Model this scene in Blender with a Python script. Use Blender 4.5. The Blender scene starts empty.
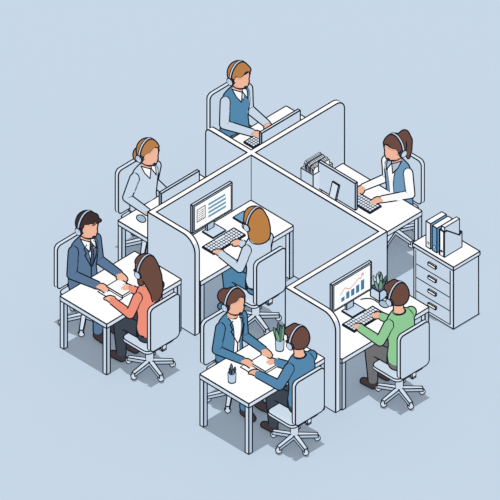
import bpy, bmesh, math, random
import numpy as np
from mathutils import Vector, Matrix
from mathutils.bvhtree import BVHTree

random.seed(4)
SC = bpy.context.scene
COL = SC.collection
PI = math.pi

# ------------------------------------------------------------------ materials
def lin(c):
    c = c / 255.0
    return c / 12.92 if c <= 0.04045 else ((c + 0.055) / 1.055) ** 2.4

MATS = {}
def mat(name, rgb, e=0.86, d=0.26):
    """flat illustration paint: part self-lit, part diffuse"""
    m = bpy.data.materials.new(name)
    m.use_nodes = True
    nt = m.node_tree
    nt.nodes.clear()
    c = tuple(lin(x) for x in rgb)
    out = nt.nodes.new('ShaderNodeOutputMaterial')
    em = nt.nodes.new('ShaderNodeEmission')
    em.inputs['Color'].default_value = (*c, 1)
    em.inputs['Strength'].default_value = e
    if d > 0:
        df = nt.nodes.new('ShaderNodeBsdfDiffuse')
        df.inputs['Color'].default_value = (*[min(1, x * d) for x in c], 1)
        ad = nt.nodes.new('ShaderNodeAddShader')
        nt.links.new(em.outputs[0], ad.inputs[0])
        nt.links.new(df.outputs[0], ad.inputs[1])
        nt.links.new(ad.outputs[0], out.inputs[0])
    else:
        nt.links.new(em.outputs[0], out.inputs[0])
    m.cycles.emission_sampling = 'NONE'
    MATS[name] = m
    return m

INK = (27, 34, 46)
def seam_mat(name, rgb, ink=INK, width=0.0092):
    """flat self-lit paint with inked seams where the mesh's seam attribute is small"""
    m = bpy.data.materials.new(name)
    m.use_nodes = True
    nt = m.node_tree
    nt.nodes.clear()
    out = nt.nodes.new('ShaderNodeOutputMaterial')
    em = nt.nodes.new('ShaderNodeEmission')  # glows at its full colour by itself, so no lamp shades it
    at = nt.nodes.new('ShaderNodeAttribute')
    at.attribute_name = 'seam'
    lt = nt.nodes.new('ShaderNodeMath')
    lt.operation = 'LESS_THAN'
    lt.inputs[1].default_value = width
    mx = nt.nodes.new('ShaderNodeMix')
    mx.data_type = 'RGBA'
    mx.inputs['A'].default_value = (*[lin(x) for x in rgb], 1)
    mx.inputs['B'].default_value = (*[lin(x) for x in ink], 1)
    nt.links.new(at.outputs['Fac'], lt.inputs[0])
    nt.links.new(lt.outputs[0], mx.inputs['Factor'])
    nt.links.new(mx.outputs['Result'], em.inputs['Color'])
    nt.links.new(em.outputs[0], out.inputs[0])
    m.cycles.emission_sampling = 'NONE'
    MATS[name] = m

def outline_mat():
    """single-sided ink shell"""
    m = bpy.data.materials.new('outline')
    m.use_nodes = True
    nt = m.node_tree
    nt.nodes.clear()
    out = nt.nodes.new('ShaderNodeOutputMaterial')
    em = nt.nodes.new('ShaderNodeEmission')
    em.inputs['Color'].default_value = (*[lin(x) for x in INK], 1)
    tr = nt.nodes.new('ShaderNodeBsdfTransparent')
    g = nt.nodes.new('ShaderNodeNewGeometry')
    mx = nt.nodes.new('ShaderNodeMixShader')
    nt.links.new(g.outputs['Backfacing'], mx.inputs[0])
    nt.links.new(em.outputs[0], mx.inputs[1])
    nt.links.new(tr.outputs[0], mx.inputs[2])
    nt.links.new(mx.outputs[0], out.inputs[0])
    m.cycles.emission_sampling = 'NONE'
    MATS['outline'] = m
outline_mat()

mat('floor', (200, 215, 230), 0.225, 0.464)
mat('ink', INK, 1.0, 0.0)
mat('white', (255, 255, 255), 1.0, 0.0)
mat('desk_white', (255, 255, 255), 1.0, 0.0)
mat('panel', (198, 214, 230), 0.97, 0.05)
mat('panel_edge', (212, 225, 238), 0.97, 0.05)
mat('steel_lit', (206, 220, 235), 0.97, 0.05)  # lit copy of the steel, light put into the colour of left-facing sides
mat('steel_shaded', (178, 197, 217), 0.97, 0.05)  # shaded copy of the steel, the darker side put into the colour
mat('chair_pale', (198, 214, 230), 0.97, 0.05)
mat('chair_rim', (214, 226, 239), 0.97, 0.05)
mat('chair_top', (205, 220, 234), 0.97, 0.05)
mat('grey_blue', (150, 172, 196), 0.97, 0.05)
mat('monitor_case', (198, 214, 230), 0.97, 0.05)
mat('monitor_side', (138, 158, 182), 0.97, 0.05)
mat('screen_white', (252, 253, 254), 1.0, 0.0)
mat('chart_blue', (70, 126, 164), 0.97, 0.05)
mat('bar_blue', (104, 154, 184), 0.97, 0.05)
mat('chart_orange', (216, 148, 104), 0.97, 0.05)
mat('key_base', (40, 48, 62), 1.0, 0.0)
mat('key_white', (222, 231, 241), 0.97, 0.05)
mat('paper', (252, 253, 254), 1.0, 0.0)
mat('tablet_blue', (118, 162, 198), 0.97, 0.05)
mat('binder_blue', (104, 156, 198), 0.97, 0.05)
mat('binder_pale', (226, 235, 244), 0.97, 0.05)
mat('pot_blue', (186, 208, 230), 1.0, 0.0)
mat('pot_left', (200, 217, 234), 0.97, 0.05)  # lighter copy of the pot colour, side shading of the square pot painted in
mat('soil', (80, 92, 110), 1.0, 0.0)
mat('leaf_green', (118, 166, 134), 1.0, 0.0)
mat('leaf_dark', (84, 112, 108), 1.0, 0.0)
mat('pen_dark', (60, 70, 84), 1.0, 0.0)
mat('file_grey', (96, 110, 130), 1.0, 0.0)
mat('mouse_grey', (168, 190, 212), 1.0, 0.0)
mat('mouse_white', (240, 245, 250), 1.0, 0.0)
mat('headset', (198, 213, 231), 1.0, 0.0)
mat('headset_dark', (40, 46, 60), 1.0, 0.0)
mat('collar_white', (250, 251, 253), 1.0, 0.0)
mat('collar_grey', (178, 192, 208), 1.0, 0.0)
mat('tie_navy', (66, 88, 116), 1.0, 0.0)
mat('lapel_slate', (92, 120, 152), 1.0, 0.0)
mat('lapel_blue', (84, 134, 170), 1.0, 0.0)
SKINC = (240, 184, 156)
seam_mat('skin', SKINC, width=0.0)
for n, c in dict(hair_blond=(184, 128, 76), hair_tan=(186, 128, 72), hair_brown=(108, 76, 66), hair_dark=(64, 50, 48),
                 shirt_pale=(200, 216, 232), shirt_white=(250, 251, 253), vest_blue=(84, 136, 172), vest_soft=(112, 154, 188),
                 jacket_slate=(92, 120, 152), jacket_blue=(84, 134, 170), sweater_coral=(239, 144, 122), sweater_blue=(86, 136, 174),
                 sweater_green=(144, 202, 150), trousers_dark=(62, 70, 82), trousers_blue=(80, 132, 168), trousers_slate=(88, 120, 156),
                 trousers_grey=(112, 112, 114), shoe_dark=(66, 56, 58), shoe_blue=(78, 122, 156)).items():
    seam_mat(n, c)

# ------------------------------------------------------------------ mesh helpers
LW = 1.36          # ink line weight
class MB:
    def __init__(s):
        s.v = []; s.f = []; s.m = []; s.nm = []
    def mi(s, name):
        if name not in s.nm: s.nm.append(name)
        return s.nm.index(name)
    def add(s, vs, fs, m):
        b = len(s.v)
        s.v.extend([tuple(p) for p in vs])
        for i, f in enumerate(fs):
            s.f.append(tuple(b + k for k in f))
            s.m.append(s.mi(m[i] if isinstance(m, list) else m))
    # straight round bar
    def tube(s, p, q, r, m='ink', n=6, r2=None):
        if m == 'ink': r = r * LW
        p, q = Vector(p), Vector(q)
        d = q - p
        if d.length < 1e-6: return
        d.normalize()
        a = d.orthogonal().normalized(); b = d.cross(a)
        r2 = r if r2 is None else r2
        vs = [p + (a * math.cos(2 * PI * i / n) + b * math.sin(2 * PI * i / n)) * r for i in range(n)]
        vs += [q + (a * math.cos(2 * PI * i / n) + b * math.sin(2 * PI * i / n)) * r2 for i in range(n)]
        fs = [(i, (i + 1) % n, n + (i + 1) % n, n + i) for i in range(n)]
        fs += [tuple(range(n - 1, -1, -1)), tuple(range(n, 2 * n))]
        s.add(vs, fs, m)
    def line(s, pts, r=0.0065, m='ink', closed=False):
        pts = [Vector(p) for p in pts]
        k = len(pts)
        for i in range(k if closed else k - 1):
            p, q = pts[i], pts[(i + 1) % k]
            d = (q - p)
            if d.length < 1e-6: continue
            d = d.normalized() * r * 0.6
            s.tube(p - d, q + d, r, m)
    # smooth swept tube
    def sweep(s, pts, radii, m, n=10, flat=None):
        pts = [Vector(p) for p in pts]
        if not hasattr(radii, '__len__'): radii = [radii] * len(pts)
        rings = []
        prev = None
        for i, p in enumerate(pts):
            d = (pts[min(i + 1, len(pts) - 1)] - pts[max(i - 1, 0)]).normalized()
            a = d.orthogonal().normalized() if prev is None else (prev - d * prev.dot(d)).normalized()
            prev = a
            b = d.cross(a)
            rings.append([p + (a * math.cos(2 * PI * k / n) + b * math.sin(2 * PI * k / n)) * radii[i] for k in range(n)])
        vs = [v for r in rings for v in r]
        fs = []
        for i in range(len(pts) - 1):
            for k in range(n):
                fs.append((i * n + k, i * n + (k + 1) % n, (i + 1) * n + (k + 1) % n, (i + 1) * n + k))
        fs.append(tuple(range(n - 1, -1, -1)))
        fs.append(tuple((len(pts) - 1) * n + k for k in range(n)))
        s.add(vs, fs, m)
    def lathe(s, c, prof, m, n=20, axis='z'):
        """prof: list of (radius, height, mat for the band up to the next)"""
        c = Vector(c)
        def P(r, h, k):
            x, y = r * math.cos(2 * PI * k / n), r * math.sin(2 * PI * k / n)
            return c + (Vector((x, y, h)) if axis == 'z' else Vector((y, h, x)) if axis == 'y' else Vector((h, x, y)))
        vs = [P(r, h, k) for (r, h) in prof for k in range(n)]
        fs = []
        for i in range(len(prof) - 1):
            for k in range(n):
                fs.append((i * n + k, i * n + (k + 1) % n, (i + 1) * n + (k + 1) % n, (i + 1) * n + k))
        fs.append(tuple(range(n - 1, -1, -1)))
        fs.append(tuple((len(prof) - 1) * n + k for k in range(n)))
        s.add(vs, fs, m)
    def ellipsoid(s, c, r, m, nu=18, nv=12, M=None):
        c = Vector(c)
        if not hasattr(r, '__len__'): r = (r, r, r)
        vs = [Vector((0, 0, -r[2]))]
        for j in range(1, nv):
            t = -PI / 2 + PI * j / nv
            for k in range(nu):
                a = 2 * PI * k / nu
                vs.append(Vector((r[0] * math.cos(t) * math.cos(a), r[1] * math.cos(t) * math.sin(a), r[2] * math.sin(t))))
        vs.append(Vector((0, 0, r[2])))
        if M is not None: vs = [M @ v for v in vs]
        vs = [c + v for v in vs]
        fs = [(0, 1 + (k + 1) % nu, 1 + k) for k in range(nu)]
        for j in range(nv - 2):
            for k in range(nu):
                a = 1 + j * nu + k; b = 1 + j * nu + (k + 1) % nu
                fs.append((a, b, b + nu, a + nu))
        top = len(vs) - 1; o = 1 + (nv - 2) * nu
        fs += [(o + k, o + (k + 1) % nu, top) for k in range(nu)]
        s.add(vs, fs, m)
    def cap(s, p, q, r1, r2, m='x'):
        s.ellipsoid(p, r1, m, 14, 10); s.ellipsoid(q, r2, m, 14, 10)
        s.tube(p, q, r1, m, 14, r2)
    def loft(s, rings, m, n=28):
        """rings: (centre, half width across, half depth) horizontal ellipses"""
        vs = []
        for c, A, B in rings:
            for k in range(n):
                a = 2 * PI * k / n
                vs.append((c[0] + B * math.cos(a), c[1] + A * math.sin(a), c[2]))
        fs = []
        for i in range(len(rings) - 1):
            for k in range(n):
                fs.append((i * n + k, i * n + (k + 1) % n, (i + 1) * n + (k + 1) % n, (i + 1) * n + k))
        fs.append(tuple(range(n - 1, -1, -1)))
        fs.append(tuple((len(rings) - 1) * n + k for k in range(n)))
        s.add(vs, fs, m)
    # extruded polygon with ink on its edges; mats picks by face normal
    def prism(s, poly, ext, mats, ink=0.0065, skip=()):
        poly = [Vector(p) for p in poly]; ext = Vector(ext)
        n = len(poly)
        nrm = Vector((0, 0, 0))
        for i in range(n): nrm += poly[i].cross(poly[(i + 1) % n])
        if nrm.dot(ext) > 0: poly.reverse()      # first cap faces away from ext
        far = [p + ext for p in poly]
        def pick(nn):
            if isinstance(mats, str): return mats
            if nn.z > 0.6 and 'top' in mats: return mats['top']
            if abs(nn.y) > abs(nn.x) and 'v' in mats: return mats['v']
            if abs(nn.x) >= abs(nn.y) and 'u' in mats: return mats['u']
            return mats['side']
        vs = poly + far
        fs = [tuple(range(n)), tuple(range(2 * n - 1, n - 1, -1))]
        en = ext.normalized()
        ms = [pick(-en), pick(en)]
        cen = sum(poly, Vector()) / n
        for i in range(n):
            j = (i + 1) % n
            fs.append((j, i, n + i, n + j))
            nn = (poly[i] - poly[j]).cross(ext).normalized()
            ms.append(pick(nn))
        s.add(vs, fs, ms)
        if ink:
            if 'near' not in skip: s.line(poly, ink, closed=True)
            if 'far' not in skip: s.line(far, ink, closed=True)
            for i in range(n):
                a = (poly[i] - poly[i - 1]).normalized(); b = (poly[(i + 1) % n] - poly[i]).normalized()
                if a.dot(b) < 0.8: s.line([poly[i], far[i]], ink)
    def box(s, lo, hi, mats, ink=0.0065):
        x0, y0, z0 = lo; x1, y1, z1 = hi
        s.prism([(x0, y0, z0), (x1, y0, z0), (x1, y1, z0), (x0, y1, z0)], (0, 0, z1 - z0), mats, ink)
    def bar(s, p, q, w, h, mats, ink=0.005, w2=None):
        """horizontal-ish bar of width w and height h between p and q"""
        p, q = Vector(p), Vector(q)
        d = (q - p).normalized(); side = d.cross(Vector((0, 0, 1))).normalized()
        w2 = w if w2 is None else w2
        a = [p - side * w / 2, q - side * w2 / 2, q + side * w2 / 2, p + side * w / 2]
        s.prism([x - Vector((0, 0, h / 2)) for x in a], (0, 0, h), mats, ink)
    def mesh(s, name, hull=0.0):
        me = bpy.data.meshes.new(name)
        v, f, m = s.v, s.f, list(s.m)
        names = list(s.nm)
        bm = bmesh.new()
        bv = [bm.verts.new(p) for p in v]
        for ff, mm in zip(f, m):
            try:
                fc = bm.faces.new([bv[i] for i in ff]); fc.material_index = mm
                fc.smooth = hull > 0
            except ValueError: pass
        if hull:
            hull *= 1.3
            bm.normal_update()
            # outward normals of every island, then a shell turned inside out
            bmesh.ops.recalc_face_normals(bm, faces=bm.faces[:])
            bm.normal_update()
            names.append('outline'); hi = len(names) - 1
            src = list(bm.verts); fcs = list(bm.faces)
            cp = {}
            for a in src: cp[a] = bm.verts.new(a.co + a.normal * hull)
            for fc in fcs:
                nf = bm.faces.new([cp[x] for x in reversed(fc.verts)]); nf.material_index = hi
        bm.to_mesh(me); bm.free()
        for nme in names: me.materials.append(MATS[nme])
        return me
    def build(s, name, parent=None, hull=0.0, loc=None, rotz=None, label=None):
        o = bpy.data.objects.new(name, s.mesh(name, hull))
        COL.objects.link(o)
        if parent is not None: o.parent = parent
        if loc is not None: o.location = loc
        if rotz is not None: o.rotation_euler[2] = rotz
        if label: o['label'] = label
        return o

def tag(o, label, cat, group=None, kind=None):
    o['label'] = label; o['category'] = cat
    if group: o['group'] = group
    if kind: o['kind'] = kind
    return o
def thing(name, label, cat, loc=(0, 0, 0), rotz=0.0, group=None):
    o = bpy.data.objects.new(name, None)
    o.empty_display_size = 0.1
    COL.objects.link(o)
    o.location = loc; o.rotation_euler = (0, 0, rotz)
    return tag(o, label, cat, group)
def copy_tree(o, parent=None):
    c = o.copy(); COL.objects.link(c)
    if parent is not None: c.parent = parent
    for ch in list(o.children): copy_tree(ch, c)
    return c
def rrect(w, h, r, n=5, corners=(1, 1, 1, 1)):
    """rounded rectangle 0..w, 0..h ; corners: bl, br, tr, tl"""
    pts = []
    for (cx, cy, a0, on) in ((0, 0, PI, corners[0]), (w, 0, 1.5 * PI, corners[1]), (w, h, 0, corners[2]), (0, h, 0.5 * PI, corners[3])):
        if not on: pts.append((cx, cy)); continue
        ox = cx + (r if cx == 0 else -r); oy = cy + (r if cy == 0 else -r)
        for k in range(n + 1):
            a = a0 + 0.5 * PI * k / n
            pts.append((ox + r * math.cos(a), oy + r * math.sin(a)))
    return pts

# ------------------------------------------------------------------ setting
fl = MB()
fl.add([(-40, -40, 0), (40, -40, 0), (40, 40, 0), (-40, 40, 0)], [(0, 1, 2, 3)], 'floor')
flo = fl.build('floor'); flo['kind'] = 'structure'

# ------------------------------------------------------------------ divider panels
H = 1.40; T = 0.035
PG = 'pale divider panels between the workstations'
PM = {'top': 'white', 'side': 'panel'}
L = 0.0068
# long panel along v, crossed by the other at the origin
mb = MB()
r = 0.13
prof = [(-1.615, 0), (1.515, 0)] + [(1.515 - r + r * math.cos(a), H - r + r * math.sin(a)) for a in [PI / 2 * k / 6 for k in range(7)]] + [(-1.615, H)]
mb.prism([(-T, y, z) for y, z in prof], (2 * T, 0, 0), PM, 0)
for x in (-T, T):
    pts = [(x, y, z) for y, z in prof]
    arc = pts[2:9]
    mb.line([pts[0], pts[1]] + arc, L)
    if x > 0:      # lower and upper runs, open where the crossing panels meet it
        mb.line([arc[-1], (x, T, H)], L); mb.line([(x, -T, H), (x, -1.615, H)], L); mb.line([pts[0], (x, -1.615, H)], L)
    else:
        mb.line([arc[-1], (x, T, H)], L); mb.line([(x, -T, H), (x, -1.615, H)], L)
mb.line([(-T, 1.515, 0), (T, 1.515, 0)], L)
mb.line([(T, T, 0), (T, T, H)], L * .8); mb.line([(T, -T, 0), (T, -T, H)], L * .8)
o = mb.build('divider_panel')
tag(o, 'longest divider panel, crossing the middle behind the text monitor', 'divider panel', PG)
# short back piece beside the man in the vest
mb = MB()
prof = [(-0.035, 0), (-0.72, 0)] + [(-0.72 + 0.07 - 0.07 * math.cos(a), H - 0.07 + 0.07 * math.sin(a)) for a in [PI / 2 * k / 5 for k in range(6)]] + [(-0.035, H)]
mb.prism([(x, -T, z) for x, z in prof], (0, 2 * T, 0), PM, 0)
for y in (-T, T): mb.line([(x, y, z) for x, z in prof], L)
mb.line([(-0.72, -T, 0), (-0.72, T, 0)], L)
o = mb.build('divider_panel')
tag(o, 'short divider panel rising at the left of the man in the blue vest', 'divider panel', PG)
# right-hand run
mb = MB()
xe = 2.225
mb.box((T, -T, 0), (xe, T, H), PM, 0)
mb.line([(T, T, 0), (xe, T, 0), (xe, T, H), (T, T, H)], L)
mb.line([(T, -T, 0), (xe - 2 * T, -T, 0)], L); mb.line([(T, -T, H), (xe - 2 * T, -T, H)], L)
mb.line([(xe, -T, 0), (xe, T, 0)], L)
mb.line([(xe - 2 * T, -T, 0), (xe - 2 * T, -T, H)], L)
o = mb.build('divider_panel')
tag(o, 'divider panel running from the crossing to in front of the ponytail woman', 'divider panel', PG)
# cross panel behind the chart monitor
mb = MB()
mb.box((xe - 2 * T, -1.515, 0), (xe, -T, H), PM, 0)
for x in (xe - 2 * T, xe):
    mb.line([(x, -1.515, 0), (x, -T, 0)], L); mb.line([(x, -1.515 if x < xe - .01 else -1.515, H), (x, -T if x < xe - .01 else 0.02, H)], L)
o = mb.build('divider_panel')
tag(o, 'divider panel standing right behind the monitor with the bar chart', 'divider panel', PG)
# two rounded end panels
def end_panel(x0, x1, yc, label):
    mb = MB(); r = 0.20
    w = x1 - x0
    prof = [(0, 0), (w, 0)] + [(w - r + r * math.cos(a), H - r + r * math.sin(a)) for a in [PI / 2 * k / 8 for k in range(9)]] + [(0, H)]
    mb.prism([(x0 + x, yc - T, z) for x, z in prof], (0, 2 * T, 0), {'top': 'white', 'u': 'panel_edge', 'v': 'panel', 'side': 'panel_edge'}, 0)
    for y in (yc - T, yc + T):
        mb.line([(x0 + x, y, z) for x, z in prof[:-1]], L)
        mb.line([(x0 + prof[-2][0], y, H), (x0 + (0.0 if y < yc else 2 * T), y, H)], L)
    mb.line([(x0, yc - T, 0), (x0, yc - T, H), (x0, yc + T, H), (x0, yc + T, 0)], L)
    mb.line([(x1, yc - T, 0), (x1, yc + T, 0)], L)
    return tag(mb.build('divider_panel'), label, 'divider panel', PG)
end_panel(-T, 0.75, -1.65, 'round-cornered end panel behind the coral sweater woman')
end_panel(xe - 2 * T, 2.99, -1.55, 'round-cornered end panel at the right of the man in the blue sweater')

# ------------------------------------------------------------------ desks
DZ = 0.75; DT = 0.062; ON = DZ + 0.009     # things rest on the ink line of the top
SM = {'top': 'desk_white', 'u': 'steel_shaded', 'v': 'steel_lit', 'side': 'steel_lit'}
def desk(x0, y0, x1, y1, label, legs=True):
    cx, cy = (x0 + x1) / 2, (y0 + y1) / 2
    t = thing('desk', label, 'desk', (cx, cy, 0), 0, 'white topped desks')
    a, b = (x1 - x0) / 2, (y1 - y0) / 2
    mb = MB()
    pr = [(x - a, y - b, DZ - DT) for x, y in rrect(2 * a, 2 * b, 0.014, 2)]
    mb.prism(pr, (0, 0, DT), {'top': 'desk_white', 'u': 'panel_edge', 'v': 'steel_lit', 'side': 'steel_lit'}, 0.0065)
    mb.build('desktop', t)
    lw = 0.058; ins = 0.005
    for sx in (-1, 1):
        for sy in (-1, 1):
            lx, ly = sx * (a - ins - lw / 2), sy * (b - ins - lw / 2)
            m2 = MB()
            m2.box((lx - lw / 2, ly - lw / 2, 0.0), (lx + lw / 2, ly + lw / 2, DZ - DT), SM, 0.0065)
            m2.build('leg', t)
    return t
desk(-0.215, -2.97, 0.565, -1.725, 'white desk between the man in the suit and the coral sweater woman')
desk(2.03, -2.89, 2.85, -1.625, 'white desk between the blue jacket woman and the blue sweater man')
desk(0.045, -1.60, 0.755, -0.05, 'white desk inside the middle cubicle under the monitor with text')
desk(2.24, -1.50, 3.01, -0.05, 'white desk in front of the green sweater man')
desk(0.30, 0.43, 1.62, 1.225, 'white desk in front of the ponytail woman')
desk(-0.97, 0.28, -0.28, 1.55, 'white desk at the back, in front of the man in the blue vest')
desk(-0.78, -1.44, -0.08, -0.12, 'white desk at far left, in front of the woman with the low bun')

# ------------------------------------------------------------------ swivel chairs
def make_chair():
    t = thing('swivel_chair', '', 'office chair')
    mb = MB()
    sp = [(x - 0.20, y - 0.235, 0.430) for x, y in rrect(0.44, 0.47, 0.07, 4)]
    mb.prism(sp, (0, 0, 0.04), {'top': 'chair_top', 'side': 'chair_rim'}, 0.006)
    mb.build('seat', t)
    mb = MB()
    bp = [(-0.255, y - 0.24, z + 0.50) for y, z in rrect(0.48, 0.635, 0.06, 5)]
    mb.prism(bp, (0.05, 0, 0), {'u': 'chair_pale', 'top': 'chair_rim', 'side': 'chair_rim', 'v': 'chair_rim'}, 0.0065)
    mb.build('backrest', t)
    mb = MB()
    mb.bar((-0.05, 0, 0.418), (-0.245, 0, 0.418), 0.06, 0.02, 'chair_rim', 0.005)
    mb.box((-0.245, -.03, .41), (-.225, .03, .56), 'chair_rim', 0.005)
    mb.build('back_support', t)
    mb = MB()
    mb.lathe((0, 0, 0), [(0.055, 0.429), (0.03, 0.41), (0.03, 0.24), (0.042, 0.235), (0.042, 0.11)][::-1], 'steel_lit', 14)
    mb.build('column', t, hull=0.010)
    for k in range(5):
        a = 2 * PI * k / 5 + 0.35
        ux, uy = math.cos(a), math.sin(a)
        m2 = MB()
        m2.bar((ux * .03, uy * .03, 0.115), (ux * 0.28, uy * 0.28, 0.078), 0.06, 0.044, {'top': 'chair_rim', 'side': 'steel_shaded'}, 0.0055, 0.045)
        lg = m2.build('base_leg', t)
        m3 = MB()
        m3.lathe((ux * 0.272, uy * 0.272, 0.044), [(0.020, -0.02), (0.030, -0.014), (0.030, 0.014), (0.020, 0.02)], 'panel_edge', 12, axis='y')
        m3.build('caster', lg, hull=0.010)
    return t
CH = make_chair()
CHG = 'pale blue swivel chairs with five-star bases'
chairs = [
    (-0.35, -2.43, 0, 'pale swivel chair the man in the slate suit sits on'),
    (0.84, -2.53, PI, 'pale swivel chair the woman in the coral sweater sits on'),
    (1.925, -2.27, 0, 'pale swivel chair the woman in the open blue jacket sits on'),
    (3.07, -2.35, PI, 'pale swivel chair the man in the blue sweater sits on'),
    (1.085, -1.01, PI, 'pale swivel chair in the middle cubicle under the woman with tan bobbed hair'),
    (3.30, -0.835, PI, 'pale swivel chair the man in the green sweater sits on'),
    (1.06, 1.325, -PI / 2, 'pale swivel chair the woman with the ponytail sits on'),
    (-1.17, 0.93, 0, 'pale swivel chair the man in the blue vest sits on, topmost in the picture'),
    (-0.885, -0.88, 0, 'pale swivel chair the woman with the low tan bun sits on'),
]
for i, (x, y, rz, lb) in enumerate(chairs):
    c = CH if i == 0 else copy_tree(CH)
    c.location = (x, y, 0); c.rotation_euler = (0, 0, rz)
    tag(c, lb, 'office chair', CHG)

# ------------------------------------------------------------------ monitors
def make_monitor(label, x, y, rz, z0=0.885, h=0.40, w=0.65, content=None, easel=False):
    """local: screen faces +x, width along y"""
    t = thing('computer_monitor', label, 'monitor', (x, y, ON), rz, 'computer monitors on the desks')
    a = w / 2; zb = z0 - DZ
    mb = MB()
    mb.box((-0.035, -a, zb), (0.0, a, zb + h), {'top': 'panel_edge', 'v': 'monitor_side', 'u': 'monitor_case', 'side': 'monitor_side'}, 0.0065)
    case = mb.build('case', t)
    mb = MB()
    g = 0.022
    x1 = 0.0045
    def quad(y0, zz0, y1, zz1, m, xx):
        mb.add([(xx, y0, zz0), (xx, y1, zz0), (xx, y1, zz1), (xx, y0, zz1)], [(0, 1, 2, 3)], m)
    mb.box((-.002, -a + g, zb + g), (x1, a - g, zb + h - g), 'screen_white', 0.0042)
    W, HH = w - 2 * g, h - 2 * g
    def P(s_, t_): return (-a + g + s_ * W, zb + g + t_ * HH)
    if content == 'text':
        y0, q0 = P(.07, .30); y1, q1 = P(.29, .80)
        mb.line([(x1, y0, q0), (x1, y1, q0), (x1, y1, q1), (x1, y0, q1)], 0.0042, closed=True)
        for k in range(5):
            ya, za = P(.11, .70 - k * .085); yb, _ = P(.14, 0); yc, _ = P(.165, 0); yd, _ = P(.25, 0)
            mb.line([(x1, ya, za), (x1, yb, za)], 0.0034); mb.line([(x1, yc, za), (x1, yd, za)], 0.0034)
        for k, (e0, e1) in enumerate(((.38, .84), (.38, .86), (.38, .86), (.38, .86))):
            ya, za = P(e0, .79 - k * .165); yb, zc = P(e1, .79 - k * .165 - .085)
            quad(ya, zc, yb, za, 'bar_blue', x1 + .001)
    if content == 'chart':
        for k, hh in enumerate((.17, .28, .27, .31, .40)):
            ya, za = P(.20 + k * .135, .155 + .02 * 0); yb, zc = P(.20 + k * .135 + .09, .155 + hh)
            quad(ya, za, yb, zc, 'chart_blue', x1 + .001)
        pts = [(.17, .47), (.30, .66), (.43, .50), (.60, .62), (.68, .72), (.73, .66), (.80, .84)]
        mb.line([(x1, *P(*p)) for p in pts], 0.0052, 'chart_orange')
        mb.line([(x1, *P(.745, .80)), (x1, *P(.80, .84)), (x1, *P(.805, .73))], 0.0045, 'chart_orange')
    mb.build('screen', t)
    if easel:
        mb = MB()
        mb.prism([(-0.036, -0.052, .285), (-0.036, 0.052, .285), (-0.12, 0.052, .006), (-0.12, -0.052, .006)], (-0.022, 0, 0.006), {'side': 'chair_rim', 'v': 'monitor_side'}, 0.006)
        mb.build('stand_leg', t)
        mb = MB()
        mb.box((-.16, -.10, 0), (-.07, .12, .012), 'monitor_case', .005)
        mb.build('stand_foot', t)
    else:
        mb = MB()
        mb.box((-0.055, -0.055, 0.012), (-0.03, 0.055, zb + .06), {'u': 'steel_shaded', 'side': 'panel'}, 0.006)
        mb.build('stand_neck', t)
        mb = MB()
        mb.box((-0.06, -0.105, 0), (0.115, 0.105, 0.012), {'top': 'pot_left', 'side': 'steel_shaded'}, 0.006)
        mb.build('stand_foot', t)
    return t
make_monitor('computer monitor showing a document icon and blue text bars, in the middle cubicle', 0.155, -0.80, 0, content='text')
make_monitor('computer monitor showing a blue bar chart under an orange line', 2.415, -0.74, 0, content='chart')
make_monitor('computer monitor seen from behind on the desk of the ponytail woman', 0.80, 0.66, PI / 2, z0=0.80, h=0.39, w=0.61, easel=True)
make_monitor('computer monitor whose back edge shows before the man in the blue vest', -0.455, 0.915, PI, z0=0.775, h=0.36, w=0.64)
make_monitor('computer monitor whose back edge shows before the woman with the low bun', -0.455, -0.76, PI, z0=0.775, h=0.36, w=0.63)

# ------------------------------------------------------------------ keyboards
def keyboard(label, x0, y0, x1, y1, along='y', cols=12):
    cx, cy = (x0 + x1) / 2, (y0 + y1) / 2
    t = thing('keyboard', label, 'keyboard', (cx, cy, ON), 0, 'keyboards on the desks')
    a, b = (x1 - x0) / 2, (y1 - y0) / 2
    mb = MB()
    mb.box((-a, -b, 0), (a, b, 0.016), {'top': 'key_base', 'side': 'panel'}, 0.006)
    mb.build('base', t)
    mb = MB()
    rows = 4
    la, lb = (2 * a, 2 * b) if along == 'y' else (2 * b, 2 * a)     # depth, length
    mg = 0.018; gap = 0.0165
    rd = (la - 2 * mg + gap) / rows; cd = (lb - 2 * mg + gap) / cols
    for r_ in range(rows):
        c = 0
        off = 0.4 * (r_ % 2)
        while c < cols:
            n = 1
            if r_ == 0 and along == 'y' and c == 4: n = 4
            n = min(n, cols - c)
            d0 = -la / 2 + mg + r_ * rd; l0 = -lb / 2 + mg + c * cd
            d1 = d0 + rd - gap; l1 = l0 + n * cd - gap
            lo, hi = ((d0, l0), (d1, l1)) if along == 'y' else ((l0, d0), (l1, d1))
            mb.box((lo[0], lo[1], .016), (hi[0], hi[1], .024), 'key_white', 0)
            c += n
    mb.build('keys', t)
    return t
keyboard('keyboard in the middle cubicle below the text monitor', 0.31, -1.12, 0.50, -0.60)
keyboard('keyboard under the hands of the green sweater man', 2.55, -1.03, 2.745, -0.53)
keyboard('keyboard under the hands of the ponytail woman', 0.76, 0.745, 1.23, 0.93, along='x')
keyboard('keyboard peeking out before the man in the blue vest', -0.80, 0.68, -0.64, 1.14)

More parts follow.
